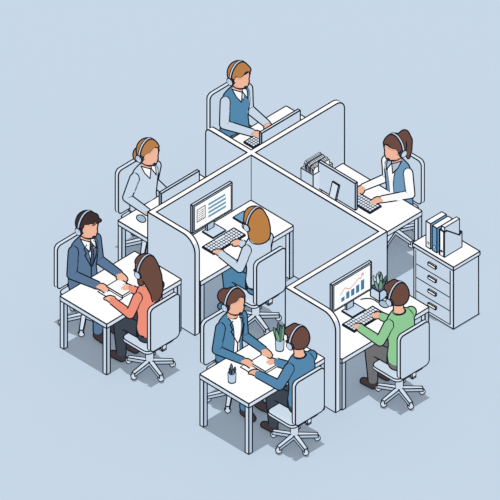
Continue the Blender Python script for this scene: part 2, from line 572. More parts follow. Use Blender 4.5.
# ------------------------------------------------------------------ mice
def mouse(label, x, y, rz, m, cable=None):
    mb = MB()
    mb.ellipsoid((0, 0, 0.016), (0.062, 0.038, 0.026), m, 18, 10)
    o = mb.build('computer_mouse', hull=0.0105, loc=(x, y, DZ + 0.024), rotz=rz)
    tag(o, label, 'computer mouse', 'computer mice')
    if cable:
        M = Matrix.Translation((x, y, DZ + .024)) @ Matrix.Rotation(rz, 4, 'Z')
        mi = M.inverted()
        mc = MB(); mc.sweep([mi @ Vector((*p, DZ + .008)) for p in cable], 0.0082, 'ink', 6)
        mc.build('cable', o, label='thin dark curved cable')
    return o
def bez(p0, p1, p2, p3, n=14):
    out = []
    for k in range(n + 1):
        t = k / n; a = (1 - t)
        out.append(tuple(a ** 3 * p0[i] + 3 * a * a * t * p1[i] + 3 * a * t * t * p2[i] + t ** 3 * p3[i] for i in range(2)))
    return out
mouse('pale computer mouse beside the keyboard in the middle cubicle', 0.42, -0.49, PI, 'mouse_white')
mouse('grey computer mouse with a cable beside the bar chart monitor', 2.63, -0.42, PI * 1.02, 'mouse_grey', bez((2.575, -.42), (2.47, -.42), (2.40, -.38), (2.34, -.52)))
mouse('grey computer mouse on the desk of the woman with the low bun', -0.575, -1.255, PI * .97, 'mouse_grey')

# ------------------------------------------------------------------ paper things
def slab(name, label, cat, x, y, sx, sy, h, rz, mats, group=None, z=ON, ink=0.0058):
    mb = MB()
    mb.box((-sx / 2, -sy / 2, 0), (sx / 2, sy / 2, h), mats, ink)
    o = mb.build(name, loc=(x, y, z), rotz=rz)
    return tag(o, label, cat, group)
PP = {'top': 'paper', 'side': 'paper'}
slab('notepad', 'white notepad lying between the suit man and the coral sweater woman', 'notepad', 0.205, -2.375, 0.265, 0.215, 0.03, 0, PP)
slab('notepad', 'white notepad lying between the blue jacket woman and the blue sweater man', 'notepad', 2.445, -2.235, 0.265, 0.215, 0.03, 0, PP)
slab('paper_sheet', 'thin white sheet by the notepad, under the hand of the suit man', 'paper sheet', 0.20, -2.545, 0.30, 0.11, 0.003, 0, PP, ink=0.0045)
slab('paper_sheet', 'thin white sheet by the notepad, under the hand of the blue jacket woman', 'paper sheet', 2.43, -2.405, 0.30, 0.11, 0.003, 0, PP, ink=0.0045)
slab('tablet', 'blue tablet lying at the back of the middle cubicle desk', 'tablet', 0.275, -0.37, 0.24, 0.17, 0.014, 0, {'top': 'tablet_blue', 'side': 'panel_edge'})

# ------------------------------------------------------------------ plants and pen cup
def leaf(t, base, tip, w, m):
    mb = MB()
    b, p = Vector(base), Vector(tip)
    mid = b.lerp(p, .45) + Vector((0, 0, .012))
    mb.sweep([b, b.lerp(mid, .5), mid, mid.lerp(p, .6), p], [w * .5, w * .9, w, w * .7, w * .12], m, 8)
    return mb.build('leaf', t, hull=0.0085)
pt = thing('potted_plant', 'dark leaved plant in a square pale pot beside the bar chart monitor', 'potted plant', (2.45, -0.315, ON))
mb = MB()
mb.box((-.075, -.075, 0), (.075, .075, .135), {'top': 'soil', 'v': 'pot_left', 'u': 'pot_blue', 'side': 'pot_blue'}, .0065)
mb.build('pot', pt)
for i in range(9):
    a = i * 2.4; rr = .035 if i < 6 else .012
    lean = .05 if i < 6 else .015
    leaf(pt, (rr * math.cos(a), rr * math.sin(a), .125), ((rr + lean) * math.cos(a), (rr + lean) * math.sin(a), .125 + (.13 + .03 * (i % 2) if i < 6 else .20)), .0145, ['leaf_dark', 'pot_left', 'leaf_green'][i % 3])
pt = thing('potted_plant', 'green upright plant in a round pale pot at the blue sweater man', 'potted plant', (2.36, -1.885, DZ + .015))
mb = MB()
mb.lathe((0, 0, 0), [(.042, 0), (.047, .125), (.038, .125), (.036, .11)], 'pot_blue', 20)
mb.lathe((0, 0, .10), [(.036, 0), (.036, .012)], 'soil', 16)
mb.build('pot', pt, hull=.011)
for i, (a, ln, hh) in enumerate(((0.3, .03, .26), (1.6, .05, .21), (2.6, .05, .23), (3.8, .05, .20), (4.9, .06, .22), (5.8, .03, .28))):
    leaf(pt, (.02 * math.cos(a), .02 * math.sin(a), .10), ((.02 + ln) * math.cos(a), (.02 + ln) * math.sin(a), .10 + hh), .017, ['leaf_green', 'leaf_green', 'leaf_dark'][i % 3])
cup = MB()
cup.lathe((0, 0, 0), [(.040, 0), (.043, .105), (.034, .105), (.032, .03)], 'pot_blue', 20)
cup = cup.build('pen_cup', hull=.011, loc=(2.405, -2.725, DZ + .015))
tag(cup, 'pale blue cup on the desk corner by the blue jacket woman', 'cup')
for i, (dx, dy, tx, ty, hh) in enumerate(((.006, .012, .02, .03, .19), (-.012, .006, -.025, .015, .22), (.0, -.012, .0, -.035, .20), (.012, -.006, .035, -.01, .18))):
    mb = MB()
    p0 = Vector((dx, dy, .034)); p1 = Vector((tx, ty, hh))
    dd = (p1 - p0)
    mb.sweep([p0, p0 + dd * .85, p1], [.009, .009, .003], 'file_grey' if i % 2 else 'pen_dark', 8)
    o = mb.build('pen', hull=.008, loc=(2.405, -2.725, DZ + .015))
    tag(o, 'short dark pen standing in the pale blue cup', 'pen', 'dark pens in the pale blue cup')

# ------------------------------------------------------------------ file box on the ponytail desk
fb = MB()
x0, x1, y0, y1 = .31, .51, .52, .84; z1 = 1.055 - DZ
t_ = .012
fb.box((x0, y0, 0), (x1, y0 + t_, z1), {'top': 'white', 'v': 'panel', 'side': 'panel'}, 0)
fb.box((x0, y1 - t_, 0), (x1, y1, z1), {'top': 'white', 'side': 'panel'}, 0)
fb.box((x0, y0 + t_, 0), (x0 + t_, y1 - t_, z1), {'top': 'white', 'side': 'panel'}, 0)
fb.box((x1 - t_, y0 + t_, 0), (x1, y1 - t_, z1), {'top': 'white', 'u': 'panel_edge', 'side': 'panel'}, 0)
fb.box((x0 + t_, y0 + t_, 0), (x1 - t_, y1 - t_, .012), 'panel', 0)
for z_ in (0, z1): fb.line([(x0, y0, z_), (x1, y0, z_), (x1, y1, z_), (x0, y1, z_)], .0055, closed=True)
for x_, y_ in ((x0, y0), (x1, y0), (x1, y1), (x0, y1)): fb.line([(x_, y_, 0), (x_, y_, z1)], .0055)
tag(fb.build('file_box', loc=(0, 0, ON)), 'pale open box full of upright files behind the ponytail woman\'s monitor', 'file box')
FM = ['binder_pale', 'file_grey', 'binder_pale', 'file_grey', 'binder_pale', 'paper']
FL = ['pale file standing nearest the long divider panel in the open file box',
      'grey file, second from the long divider panel in the open file box',
      'pale file, third from the long divider panel in the open file box',
      'grey file, fourth from the long divider panel in the open file box',
      'pale file, fifth from the long divider panel in the open file box',
      'white file standing farthest from the long divider panel in the open file box']
for i in range(6):
    mb = MB()
    xx = x0 + .0205 + i * .0278
    hh = z1 + (.085, .075, .08, .065, .075, .06)[i]
    mb.prism([(xx, y0 + .03, .0135), (xx, y1 - .03, .0135), (xx, y1 - .03, hh), (xx, y0 + .055, hh), (xx, y0 + .03, hh - .025)], (.0175, 0, 0), {'top': 'paper' if i % 2 == 0 else FM[i], 'side': FM[i]}, .0036 if i < 5 else .0045)
    tag(mb.build('file_folder', loc=(0, 0, ON + .004)), FL[i], 'file folder', 'files in the open box')

# ------------------------------------------------------------------ drawer cabinet and binders
CX0, CX1, CY0, CY1, CZ = 2.14, 2.82, 0.545, 0.985, 0.92
cab = thing('drawer_cabinet', 'pale blue four drawer cabinet with white top at the right', 'cabinet', ((CX0 + CX1) / 2, (CY0 + CY1) / 2, 0))
a, b = (CX1 - CX0) / 2, (CY1 - CY0) / 2
mb = MB(); mb.box((-a + .012, -b + .012, 0), (a - .012, b - .012, CZ - .05), {'u': 'panel', 'v': 'panel_edge', 'side': 'panel'}, .0065); mb.build('carcass', cab)
mb = MB(); mb.box((-a, -b, CZ - .05), (a, b, CZ), {'top': 'desk_white', 'u': 'panel_edge', 'v': 'steel_lit', 'side': 'steel_lit'}, .0065); mb.build('worktop', cab)
dz = (CZ - .05 - .075) / 4
for k in range(4):
    z0 = .045 + k * dz
    mb = MB(); mb.box((-a + .055, -b, z0 + .004), (a - .055, -b + .014, z0 + dz - .004), {'v': 'panel', 'side': 'panel'}, 0)
    mb.line([(-a + .055, -b, z0 + dz - .004), (-a + .055, -b, z0 + .004), (a - .055, -b, z0 + .004), (a - .055, -b, z0 + dz - .004)], .0052)
    dr = mb.build('drawer', cab)
    mb = MB(); zc = z0 + dz * .66
    mb.box((-.062, -b - .022, zc - .018), (.062, -b - .0015, zc + .018), {'top': 'white', 'side': 'white'}, .006)
    mb.build('handle', dr)

def binder(label, x, w, m, h=.375, y0=.60, y1=.86):
    mb = MB()
    mb.box((0, 0, 0), (w, y1 - y0, h), {'top': 'paper', 'v': m, 'u': 'binder_blue', 'side': m}, .006)
    o = mb.build('ring_binder', loc=(x, y0, CZ + .009))
    tag(o, label, 'ring binder', 'ring binders on the drawer cabinet')
    h_ = MB(); h_.lathe((w / 2, -.003, .07), [(.019, -.004), (.019, .002)], 'ink', 14, axis='y')
    h_.lathe((w / 2, -.005, .07), [(.010, -.004), (.010, .002)], 'white', 12, axis='y')
    h_.build('finger_hole', o)
    return o
binder('pale spined ring binder standing leftmost on the drawer cabinet', 2.31, .075, 'binder_pale', .37)
binder('blue spined ring binder standing between pale binder and magazine holder', 2.415, .075, 'binder_blue', .36)
mg = MB()
w = .085; y0, y1 = .60, .89; h = .36
pf = [(0, 0), (y1 - y0, 0), (y1 - y0, .225), (.25, .195), (.045, .365), (0, .365)]
mg.prism([(w - .012, y, z) for y, z in pf], (.012, 0, 0), {'u': 'panel', 'top': 'white', 'side': 'panel'}, .006)
mg.prism([(0, y, z) for y, z in pf], (.012, 0, 0), {'u': 'panel', 'top': 'white', 'side': 'panel'}, .006)
mg.box((.012, 0, 0), (w - .012, .012, .365), {'top': 'white', 'v': 'white', 'side': 'white'}, .005)
mg.box((.012, y1 - y0 - .012, 0), (w - .012, y1 - y0, .225), {'top': 'white', 'side': 'panel'}, .005)
mg.box((.012, 0, 0), (w - .012, y1 - y0, .01), 'panel', 0)
mg.lathe((w / 2, -.003, .07), [(.017, -.004), (.017, .002)], 'ink', 14, axis='y')
o = mg.build('magazine_holder', loc=(2.53, y0, CZ + .009))
tag(o, 'pale magazine holder with a cut-away side on the cabinet, rightmost there', 'magazine holder')
mb = MB()
mb.box((0, 0, 0), (w - .034, .245, .395), {'top': 'paper', 'v': 'binder_pale', 'u': 'panel', 'side': 'panel'}, .0055)
o = mb.build('booklet', loc=(2.53 + .017, y0 + .021, CZ + .03))
tag(o, 'thick white topped booklet standing inside the magazine holder', 'booklet')

# ------------------------------------------------------------------ people
SZ = 0.0
HC = Vector((0.068, 0, 1.475))        # skull centre, local (forward, left, up)
VOX = 0.0075

def voxel(mb, vox=VOX, smooth=3):
    me = bpy.data.meshes.new('tmp')
    bm = bmesh.new()
    bv = [bm.verts.new(p) for p in mb.v]
    for f in mb.f:
        try: bm.faces.new([bv[i] for i in f])
        except ValueError: pass
    bmesh.ops.recalc_face_normals(bm, faces=bm.faces[:])
    bm.to_mesh(me); bm.free()
    o = bpy.data.objects.new('tmp', me); COL.objects.link(o)
    rm = o.modifiers.new('r', 'REMESH'); rm.mode = 'VOXEL'; rm.voxel_size = vox; rm.adaptivity = 0
    sm = o.modifiers.new('s', 'SMOOTH'); sm.factor = .5; sm.iterations = smooth
    dg = bpy.context.evaluated_depsgraph_get()
    ev = o.evaluated_get(dg)
    res = ev.to_mesh()
    nv, nf = len(res.vertices), len(res.polygons)
    V = np.empty(nv * 3, dtype=np.float32); res.vertices.foreach_get('co', V)
    N = np.empty(nv * 3, dtype=np.float32); res.vertices.foreach_get('normal', N)
    nl = len(res.loops)
    LV = np.empty(nl, dtype=np.int32); res.loops.foreach_get('vertex_index', LV)
    LT = np.empty(nf, dtype=np.int32); res.polygons.foreach_get('loop_total', LT)
    ev.to_mesh_clear()
    bpy.data.objects.remove(o); bpy.data.meshes.remove(me)
    assert LT.min() == 4 and LT.max() == 4
    return V.reshape(-1, 3).astype(np.float64), N.reshape(-1, 3).astype(np.float64), LV.reshape(-1, 4)

def quad_mesh(name, V, N, F, m, seam=None, off=0.0, hull=0.0125, hullfaces=None):
    """mesh of quads pushed out by off, plus its inside-out ink shell"""
    used = np.unique(F); hull *= 1.35
    mp = -np.ones(len(V), dtype=np.int64); mp[used] = np.arange(len(used))
    F2 = mp[F]
    A = V[used] + N[used] * off
    verts = [A]; faces = [F2]; mi = [np.zeros(len(F2), dtype=np.int32)]
    s = np.full(len(used), 1.0) if seam is None else seam[used]
    sv = [s]
    if hull:
        HF = F2 if hullfaces is None else F2[hullfaces]
        verts.append(V[used] + N[used] * (off + hull)); sv.append(np.full(len(used), 1.0))
        faces.append(HF[:, ::-1] + len(used)); mi.append(np.ones(len(HF), dtype=np.int32))
    VV = np.concatenate(verts); FF = np.concatenate(faces); MI = np.concatenate(mi); SV = np.concatenate(sv)
    me = bpy.data.meshes.new(name)
    me.vertices.add(len(VV)); me.vertices.foreach_set('co', VV.astype(np.float32).ravel())
    me.loops.add(len(FF) * 4); me.loops.foreach_set('vertex_index', FF.astype(np.int32).ravel())
    me.polygons.add(len(FF)); me.polygons.foreach_set('loop_start', (np.arange(len(FF)) * 4).astype(np.int32))
    me.materials.append(MATS[m])
    if hull: me.materials.append(MATS['outline'])
    me.polygons.foreach_set('material_index', MI)
    me.polygons.foreach_set('use_smooth', np.ones(len(FF), dtype=bool))
    at = me.attributes.new('seam', 'FLOAT', 'POINT'); at.data.foreach_set('value', SV.astype(np.float32))
    me.update(calc_edges=True)
    return me
def link(name, me, parent=None, label=None):
    o = bpy.data.objects.new(name, me); COL.objects.link(o)
    if parent is not None: o.parent = parent
    if label: o['label'] = label
    return o

def seg_d(P, a, b, ra, rb):
    a = np.array(a); b = np.array(b); ab = b - a
    t = np.clip(((P - a) @ ab) / max(1e-9, ab @ ab), 0, 1)
    c = a + t[:, None] * ab
    return np.linalg.norm(P - c, axis=1) - (ra + (rb - ra) * t)

TORSO = [((-.012, 0, .505), .160, .120), ((-.012, 0, .56), .178, .140), ((-.012, 0, .66), .174, .136), ((-.005, 0, .80), .156, .122),
         ((.005, 0, .95), .166, .124), ((.012, 0, 1.07), .176, .124), ((.018, 0, 1.15), .170, .112), ((.025, 0, 1.20), .13, .088), ((.03, 0, 1.235), .07, .065)]
def torso_d(P, rings):
    z = P[:, 2]
    zs = [r[0][2] for r in rings]
    cf = np.interp(z, zs, [r[0][0] for r in rings]); A = np.interp(z, zs, [r[1] for r in rings]); B = np.interp(z, zs, [r[2] for r in rings])
    q = np.sqrt((P[:, 1] / A) ** 2 + ((P[:, 0] - cf) / B) ** 2)
    d = (q - 1) * np.minimum(A, B)
    return np.maximum(d, np.maximum(zs[0] - z, z - zs[-1]))

def ik(S, W, l1, l2, pole):
    S, W, pole = Vector(S), Vector(W), Vector(pole)
    d = W - S; D = d.length
    if D > (l1 + l2) * .995:
        k = D / ((l1 + l2) * .995); l1 *= k; l2 *= k
    x = (l1 * l1 - l2 * l2 + D * D) / (2 * D)
    h = math.sqrt(max(0, l1 * l1 - x * x))
    dn = d.normalized(); p = (pole - dn * pole.dot(dn)).normalized()
    return S + dn * x + p * h

def hand_bones(W, d, side, curl=.35, point=False):
    """palm, four fingers, thumb. W wrist, d forward direction, side +1 left / -1 right"""
    d = Vector(d).normalized()
    up = Vector((0, 0, 1)); up = (up - d * up.dot(d)).normalized()
    inn = up.cross(d) * -side          # towards the thumb
    out = []
    k0 = W + d * .068
    for off in (-.020, 0, .020):
        out.append((W + inn * off * .7 + d * .012, k0 + inn * off, .021, .019))
    for i, (off, ln) in enumerate(((.031, .050), (.011, .060), (-.010, .056), (-.030, .044))):
        p0 = k0 + inn * off
        dirn = (d + inn * off * 2.5).normalized()
        p1 = p0 + dirn * ln * .55 - up * ln * curl * .35
        p2 = p1 + (dirn - up * curl * 1.6).normalized() * ln * .6
        out.append((p0, p1, .0118, .0110)); out.append((p1, p2, .0110, .0095))
    t0 = W + d * .022 + inn * .022
    t1 = t0 + (d * .6 + inn * .75 - up * .15).normalized() * .036
    t2 = t1 + (d * .95 + inn * .2 - up * .2).normalized() * .032
    out.append((t0, t1, .015, .0125)); out.append((t1, t2, .0125, .0100))
    return out

def person(label, base, rz, handL, handR, top, top_regions, trousers, shoes, hair, hair_mat, sleeves=None, vneck=None, vmat='shirt_white',
           collar=None, lapel=False, tie=False, crew=False, elbowL=None, elbowR=None, neckz=0.0, female=False, top_name='sweater', shift=0.0, tall=1.0):
    bx, by = base
    R = Matrix.Rotation(-rz, 3, 'Z')
    def loc(w): return R @ Vector((w[0] - bx, w[1] - by, (w[2] + .012) / tall))
    rings = [((c[0], c[1], c[2]), A * (.93 if female else 1), B * (.95 if female else 1)) for c, A, B in TORSO]
    bones = {}     # group -> list of capsules
    sh = .183 if not female else .178
    ar = .052 if not female else .047
    for sd, hd, nm, eh in ((1, handL, 'L', elbowL), (-1, handR, 'R', elbowR)):
        Hd = loc(hd)                      # centre of the palm
        S = Vector((.02, sd * sh, 1.14))
        dirh = Vector((Hd.x - S.x, (Hd.y - S.y) - sd * .06, 0)).normalized()
        dirh = (dirh + Vector((0, 0, -.10))).normalized()
        W = Hd - dirh * .045
        W.z += .012
        E = ik(S, W, .325, .365, eh if eh else (-.22, sd * .14, -1))
        bones['arm' + nm] = [(S, E, ar, ar * .86), (E, W - (W - E).normalized() * .005, ar * .86, ar * .68)]
        bones['hand' + nm] = [(W - (W - E).normalized() * .02, W + dirh * .01, .025, .024)] + hand_bones(W, dirh, sd)
        hp = Vector((-.02, sd * .085, .588)); kn = Vector((.385, sd * .115 + shift, .578)); an = Vector((.355, sd * .115 + shift, .115))
        bones['leg' + nm] = [(hp, kn, .083, .066), (kn, an, .066, .046)]
        bones['shoe' + nm] = [(an + Vector((-.005, 0, -.06)), an + Vector((.075, 0, -.072)), .043, .040),
                              (an + Vector((.075, 0, -.072)), an + Vector((.145, sd * .012, -.082)), .040, .031)]
    bones['head'] = [(Vector((.03, 0, 1.18)), Vector((.055, 0, 1.36)), .056, .052)]
    mb = MB()
    mb.loft(rings, 'x')
    for g, bl in bones.items():
        for p, q, r1, r2 in bl: mb.cap(p, q, r1, r2)
    # head
    mb.ellipsoid(HC, (.120, .108, .135), 'x', 28, 20)
    mb.ellipsoid((.105, 0, 1.395), (.088, .080, .078), 'x', 24, 16)
    mb.cap((.135, 0, 1.365), (.140, 0, 1.365), .050, .048)               # chin
    mb.cap((.176, 0, 1.47), (.192, 0, 1.437), .010, .014)              # nose
    for sd in (-1, 1): mb.ellipsoid((.075, sd * .110, 1.445), (.026, .012, .036), 'x', 12, 10)
    V, N, F = voxel(mb)
    # feet flat on the floor
    low = V[:, 2] < .019
    V[low, 2] = .019
    # nearest group of every vertex
    gn = ['torso'] + list(bones)
    D = [torso_d(V, rings)]
    for g in bones:
        dd = np.min([seg_d(V, p, q, r1, r2) for p, q, r1, r2 in bones[g]], axis=0)
        if g == 'head':
            dh = np.minimum(np.linalg.norm((V - np.array(HC)) / np.array([.120, .108, .135]), axis=1) * .11 - .11,
                            np.linalg.norm((V - np.array([.105, 0, 1.395])) / np.array([.088, .08, .078]), axis=1) * .08 - .08)
            dd = np.minimum(dd, dh)
            dd = np.minimum(dd, np.where(V[:, 2] > 1.30, -1.0, 9.0))
        if g.startswith('leg'):
            dd = dd + .012
        D.append(dd)
    D = np.array(D)
    o_ = np.sort(D, axis=0)
    seam = o_[1] - o_[0]
    G = np.argmin(D, axis=0)
    gi = {g: i for i, g in enumerate(gn)}
    G2 = np.argsort(D, axis=0)[1]
    for sd in 'LR':
        for p_, q_ in (('arm', 'hand'), ('leg', 'shoe')):
            pr = ((G == gi[p_ + sd]) & (G2 == gi[q_ + sd])) | ((G2 == gi[p_ + sd]) & (G == gi[q_ + sd]))
            seam[pr] *= 4.0
    reg = np.array(gn, dtype=object)[G]
    # opening of a jacket or waistcoat at the front
    Fv = F
    fc = V[F].mean(axis=1)
    # face group by majority of corner distances
    FD = D[:, F].mean(axis=2)
    FG = np.argmin(FD, axis=0)
    isv = np.zeros(len(F), dtype=bool)
    if vneck:
        zs = [p[0] for p in vneck]; ws = [p[1] for p in vneck]
        def vfun(P):
            w = np.interp(P[:, 2], zs, ws, left=-1, right=ws[-1])
            lat = np.abs(P[:, 1] - 0.0)
            return np.where(P[:, 0] > .03, w - lat, -1.0)
        vv = vfun(V); isv = (vfun(fc) > 0) & (FG == 0)
        seam = np.where(G == 0, np.minimum(seam, np.abs(vv) * 1.3), seam)
    skin_f = np.isin(FG, [gi['head'], gi['handL'], gi['handR']])
    hseam = np.where(np.isin(G, [gi['handL'], gi['handR']]), seam, 1.0)
    body = link('person', quad_mesh('person', V, N, F, 'skin', hseam, 0, .0115, skin_f))
    body.location = (bx, by, 0); body.rotation_euler = (0, 0, rz); body.scale = (1, 1, tall)
    tag(body, label, 'person', 'seated call centre workers')
    def cloth(name, mask, m, off, lab=None):
        if mask.any():
            return link(name, quad_mesh(name, V, N, F[mask], m, seam, off, .0115), body, lab)
    T0 = FG == 0
    arms = np.isin(FG, [gi['armL'], gi['armR']])
    legs = np.isin(FG, [gi['legL'], gi['legR']]) | (T0 & (fc[:, 2] < .585))
    T0 = T0 & ~legs
    if sleeves:
        cloth('shirt', arms | isv, sleeves, .004)
        cloth(top_name, T0 & ~isv, top, .0065)
    else:
        if vneck: cloth('shirt', isv, vmat, .0035)
        cloth(top_name, (T0 | arms) & ~isv, top, .006)
    cloth('trousers', legs, trousers, .004)
    cloth('shoe', FG == gi['shoeL'], shoes, .003); cloth('shoe', FG == gi['shoeR'], shoes, .003)
    # details laid on the chest
    bvh = BVHTree.FromPolygons([Vector(p) for p in V], [tuple(int(i) for i in f) for f in F])
    def on(l, z, off=.014):
        h = bvh.ray_cast(Vector((1, l, z)), Vector((-1, 0, 0)))
        return (h[0] + Vector((off, 0, 0))) if h[0] else Vector((.1, l, z))
    if lapel:
        for sd in (-1, 1):
            mb = MB()
            ed = [on(sd * .055, 1.215, .014), on(sd * .098, 1.185, .016), on(sd * .088, 1.115, .02), on(sd * .105, 1.10, .018), on(sd * .06, .99, .018), on(sd * .012, .89, .016)]
            mb.line(ed, .0058)
            mb.build('lapel', body)
        mb = MB(); mb.line([on(.0, .89, .010), on(.0, .78, .010), on(-.0, .66, .010)], .0058); mb.build('front_closure', body)
    if collar:
        for sd in (-1, 1):
            mb = MB()
            pA = on(sd * .004, 1.235, .022); pB = Vector((.030, sd * .082, 1.272)); pC = on(sd * .088, 1.205, .022); pD = on(sd * .052, 1.135, .030)
            pA = Vector((max(pA.x, .112), pA.y, 1.236))
            mid = [pA, pB, pC, pD]
            mb.add(mid, [(0, 1, 2, 3), (3, 2, 1, 0)], collar)
            mb.line(mid, .0055, closed=True)
            mb.build('collar', body)
    if tie:
        mb = MB()
        pts = [(.0, 1.215, .016), (.0, 1.185, .020), (.0, 1.10, .018), (.0, .98, .016), (.0, .91, .014)]
        ws = [.016, .022, .018, .026, .012]
        Lp = [on(-w_, z, of) for (l, z, of), w_ in zip(pts, ws)]; Rp = [on(w_, z, of) for (l, z, of), w_ in zip(pts, ws)]
        mb.add(Lp + Rp, [(i, i + 1, 6 + i, 5 + i) for i in range(4)], 'tie_navy')
        mb.line(Lp, .0048); mb.line(Rp, .0048); mb.line([Lp[1], Rp[1]], .0045)
        mb.build('tie', body)
    if crew:
        mb = MB()
        mb.line([(.032 + .072 * math.cos(a_), .076 * math.sin(a_), 1.232 - .012 * math.cos(a_)) for a_ in [2 * PI * k / 24 for k in range(24)]], .0075, 'ink', closed=True)
        mb.build('neckband', body)
    # hair
    hb = MB()
    hair_shape(hb, hair)
    HV, HN, HF = voxel(hb, .008, 2)
    hs = np.ones(len(HV))
    for i_, p_ in enumerate(HV):
        q_, n_, _, dd_ = bvh.find_nearest(Vector(p_), .04)
        if q_ is not None: hs[i_] = max(0.0, (Vector(p_) - q_).dot(n_)) * .55
    link('hair', quad_mesh('hair', HV, HN, HF, hair_mat, hs, 0, .0118), body)
    return body

def hair_shape(hb, style):
    # cap of hair that stops at the brow, the cheeks and the nape
    n1, n2 = 96, 64
    A, B, Hh = .128, .137, .153
    fringe = {'short': .30, 'quiff': .46, 'neat': .36, 'bun_low': .62, 'bun_high': .58, 'pony': .42, 'long': .35, 'bob': .38}[style]
    nape = {'short': -.62, 'quiff': -.62, 'neat': -.55, 'bun_low': -.5, 'bun_high': -.5, 'pony': -.5, 'long': -.7, 'bob': -.8}[style]
    side = {'short': .22, 'quiff': .28, 'neat': .28, 'bun_low': .34, 'bun_high': .34, 'pony': .40, 'long': .30, 'bob': .45}[style]
    vs = []; fs = []
    def rad(d):
        f, l, z = d
        fr = fringe
        if style in ('bun_low', 'bun_high'): fr = fringe - .55 * max(0, abs(l) - .12)     # parted, sweeping to the temples
        if style == 'pony': fr = fringe - .25 * abs(l)
        if style == 'quiff': fr = fringe + .06 * l
        sb = side + (.10 if z > 0 else .0)
        ok = z > fr or (f < sb and z > nape + .35 * max(0, f + .2))
        return 1.0 if ok else .72
    for j in range(n2 + 1):
        t = -PI / 2 + PI * j / n2
        for k in range(n1):
            a = 2 * PI * k / n1
            d = (math.cos(t) * math.cos(a), math.cos(t) * math.sin(a), math.sin(t))
            r = rad(d)
            vs.append((HC.x - .004 + B * r * d[0], A * r * d[1], HC.z + .004 + Hh * r * d[2]))
    for j in range(n2):
        for k in range(n1):
            fs.append((j * n1 + k, j * n1 + (k + 1) % n1, (j + 1) * n1 + (k + 1) % n1, (j + 1) * n1 + k))
    # weld the poles
    hb.add(vs[n1:-n1] + [(HC.x, 0, HC.z - Hh * .72), (HC.x, 0, HC.z + .004 + Hh)], 
           [tuple(i - n1 for i in f) for f in fs[n1:-n1]] +
           [((k + 1) % n1, k, (n2 - 1) * n1) for k in range(n1)] +
           [((n2 - 2) * n1 + k, (n2 - 2) * n1 + (k + 1) % n1, (n2 - 1) * n1 + 1) for k in range(n1)], 'x')
    z0 = HC.z
    if style == 'quiff':
        hb.cap((.13, .05, z0 + .10), (.185, -.03, z0 + .10), .045, .028)
        hb.cap((.18, .03, z0 + .095), (.215, .055, z0 + .10), .028, .014)
    if style == 'neat':
        hb.cap((.132, -.06, z0 + .062), (.132, .06, z0 + .066), .046, .042)
    if style == 'short':
        hb.cap((.165, -.05, z0 + .07), (.165, .05, z0 + .07), .045, .045)
    if style == 'bun_low':
        hb.ellipsoid((-.085, 0, z0 - .13), (.062, .070, .090), 'x', 22, 16)
    if style == 'bun_high':
        hb.ellipsoid((-.080, 0, z0 - .015), (.085, .085, .085), 'x', 22, 16)
    if style == 'pony':
        hb.cap((-.05, 0, z0 + .075), (-.100, 0, z0 + .085), .050, .052)
        hb.cap((-.100, 0, z0 + .085), (-.140, 0, z0 - .03), .052, .058)
        hb.cap((-.140, 0, z0 - .03), (-.150, .0, z0 - .17), .058, .045)
        hb.cap((-.150, 0, z0 - .17), (-.165, .0, z0 - .30), .045, .010)
    if style == 'long':
        hb.loft([((-.120, .01, z0 - .40), .022, .015), ((-.122, .0, z0 - .36), .055, .022), ((-.12, 0, z0 - .28), .085, .032), ((-.095, 0, z0 - .20), .105, .042), ((-.04, 0, z0 - .10), .124, .085), ((.02, 0, z0 - .02), .131, .12), ((.05, 0, z0 + .05), .12, .12)], 'x')
        hb.cap((-.122, .06, z0 - .30), (-.124, .062, z0 - .37), .022, .008)
        hb.cap((-.122, -.05, z0 - .30), (-.124, -.055, z0 - .345), .022, .008)
        for sd in (-1, 1): hb.cap((.055, sd * .112, z0 - .0), (.035, sd * .108, z0 - .16), .028, .03)
    if style == 'bob':
        hb.loft([((-.012, 0, z0 - .245), .095, .075), ((-.015, 0, z0 - .235), .118, .098), ((-.012, 0, z0 - .20), .130, .112), ((.0, 0, z0 - .10), .134, .125), ((.03, 0, z0 - .0), .133, .130), ((.05, 0, z0 + .05), .12, .12)], 'x')

E90 = PI / 2
# men and women facing the lower right
person('man in slate suit and navy tie at the left desk, talking', (-0.37, -2.42), 0, (.07, -2.235, .785), (.05, -2.555, .785),
       'jacket_slate', None, 'trousers_slate', 'shoe_dark', 'quiff', 'hair_dark', vneck=[(.87, -.004), (.90, .004), (1.20, .066), (1.26, .075)], collar='collar_white',
       lapel=True, tie=True, top_name='jacket')
person('woman in open blue jacket over white top, brown hair bun', (1.91, -2.26), 0, (2.33, -2.085, .785), (2.30, -2.39, .785),
       'jacket_blue', None, 'trousers_blue', 'shoe_dark', 'bun_high', 'hair_brown', vneck=[(.55, .050), (.9, .048), (1.15, .066), (1.26, .075)], lapel=True, top_name='jacket', female=True)
person('man in blue vest over pale shirt at the back desk', (-1.185, .92), 0, (-.777, 1.07, .785), (-.78, .855, .785),
       'vest_blue', None, 'trousers_blue', 'shoe_dark', 'neat', 'hair_blond', sleeves='shirt_pale', vneck=[(1.12, -.002), (1.14, .006), (1.22, .06), (1.26, .07)], collar='collar_white', top_name='vest')
person('woman in pale blue blouse with white collar and low tan bun', (-0.895, -0.885), 0, (-.565, -.74, .785), (-.55, -1.135, .785),
       'shirt_pale', None, 'trousers_blue', 'shoe_dark', 'bun_low', 'hair_blond', collar='collar_white', female=True, top_name='blouse', tall=.985)
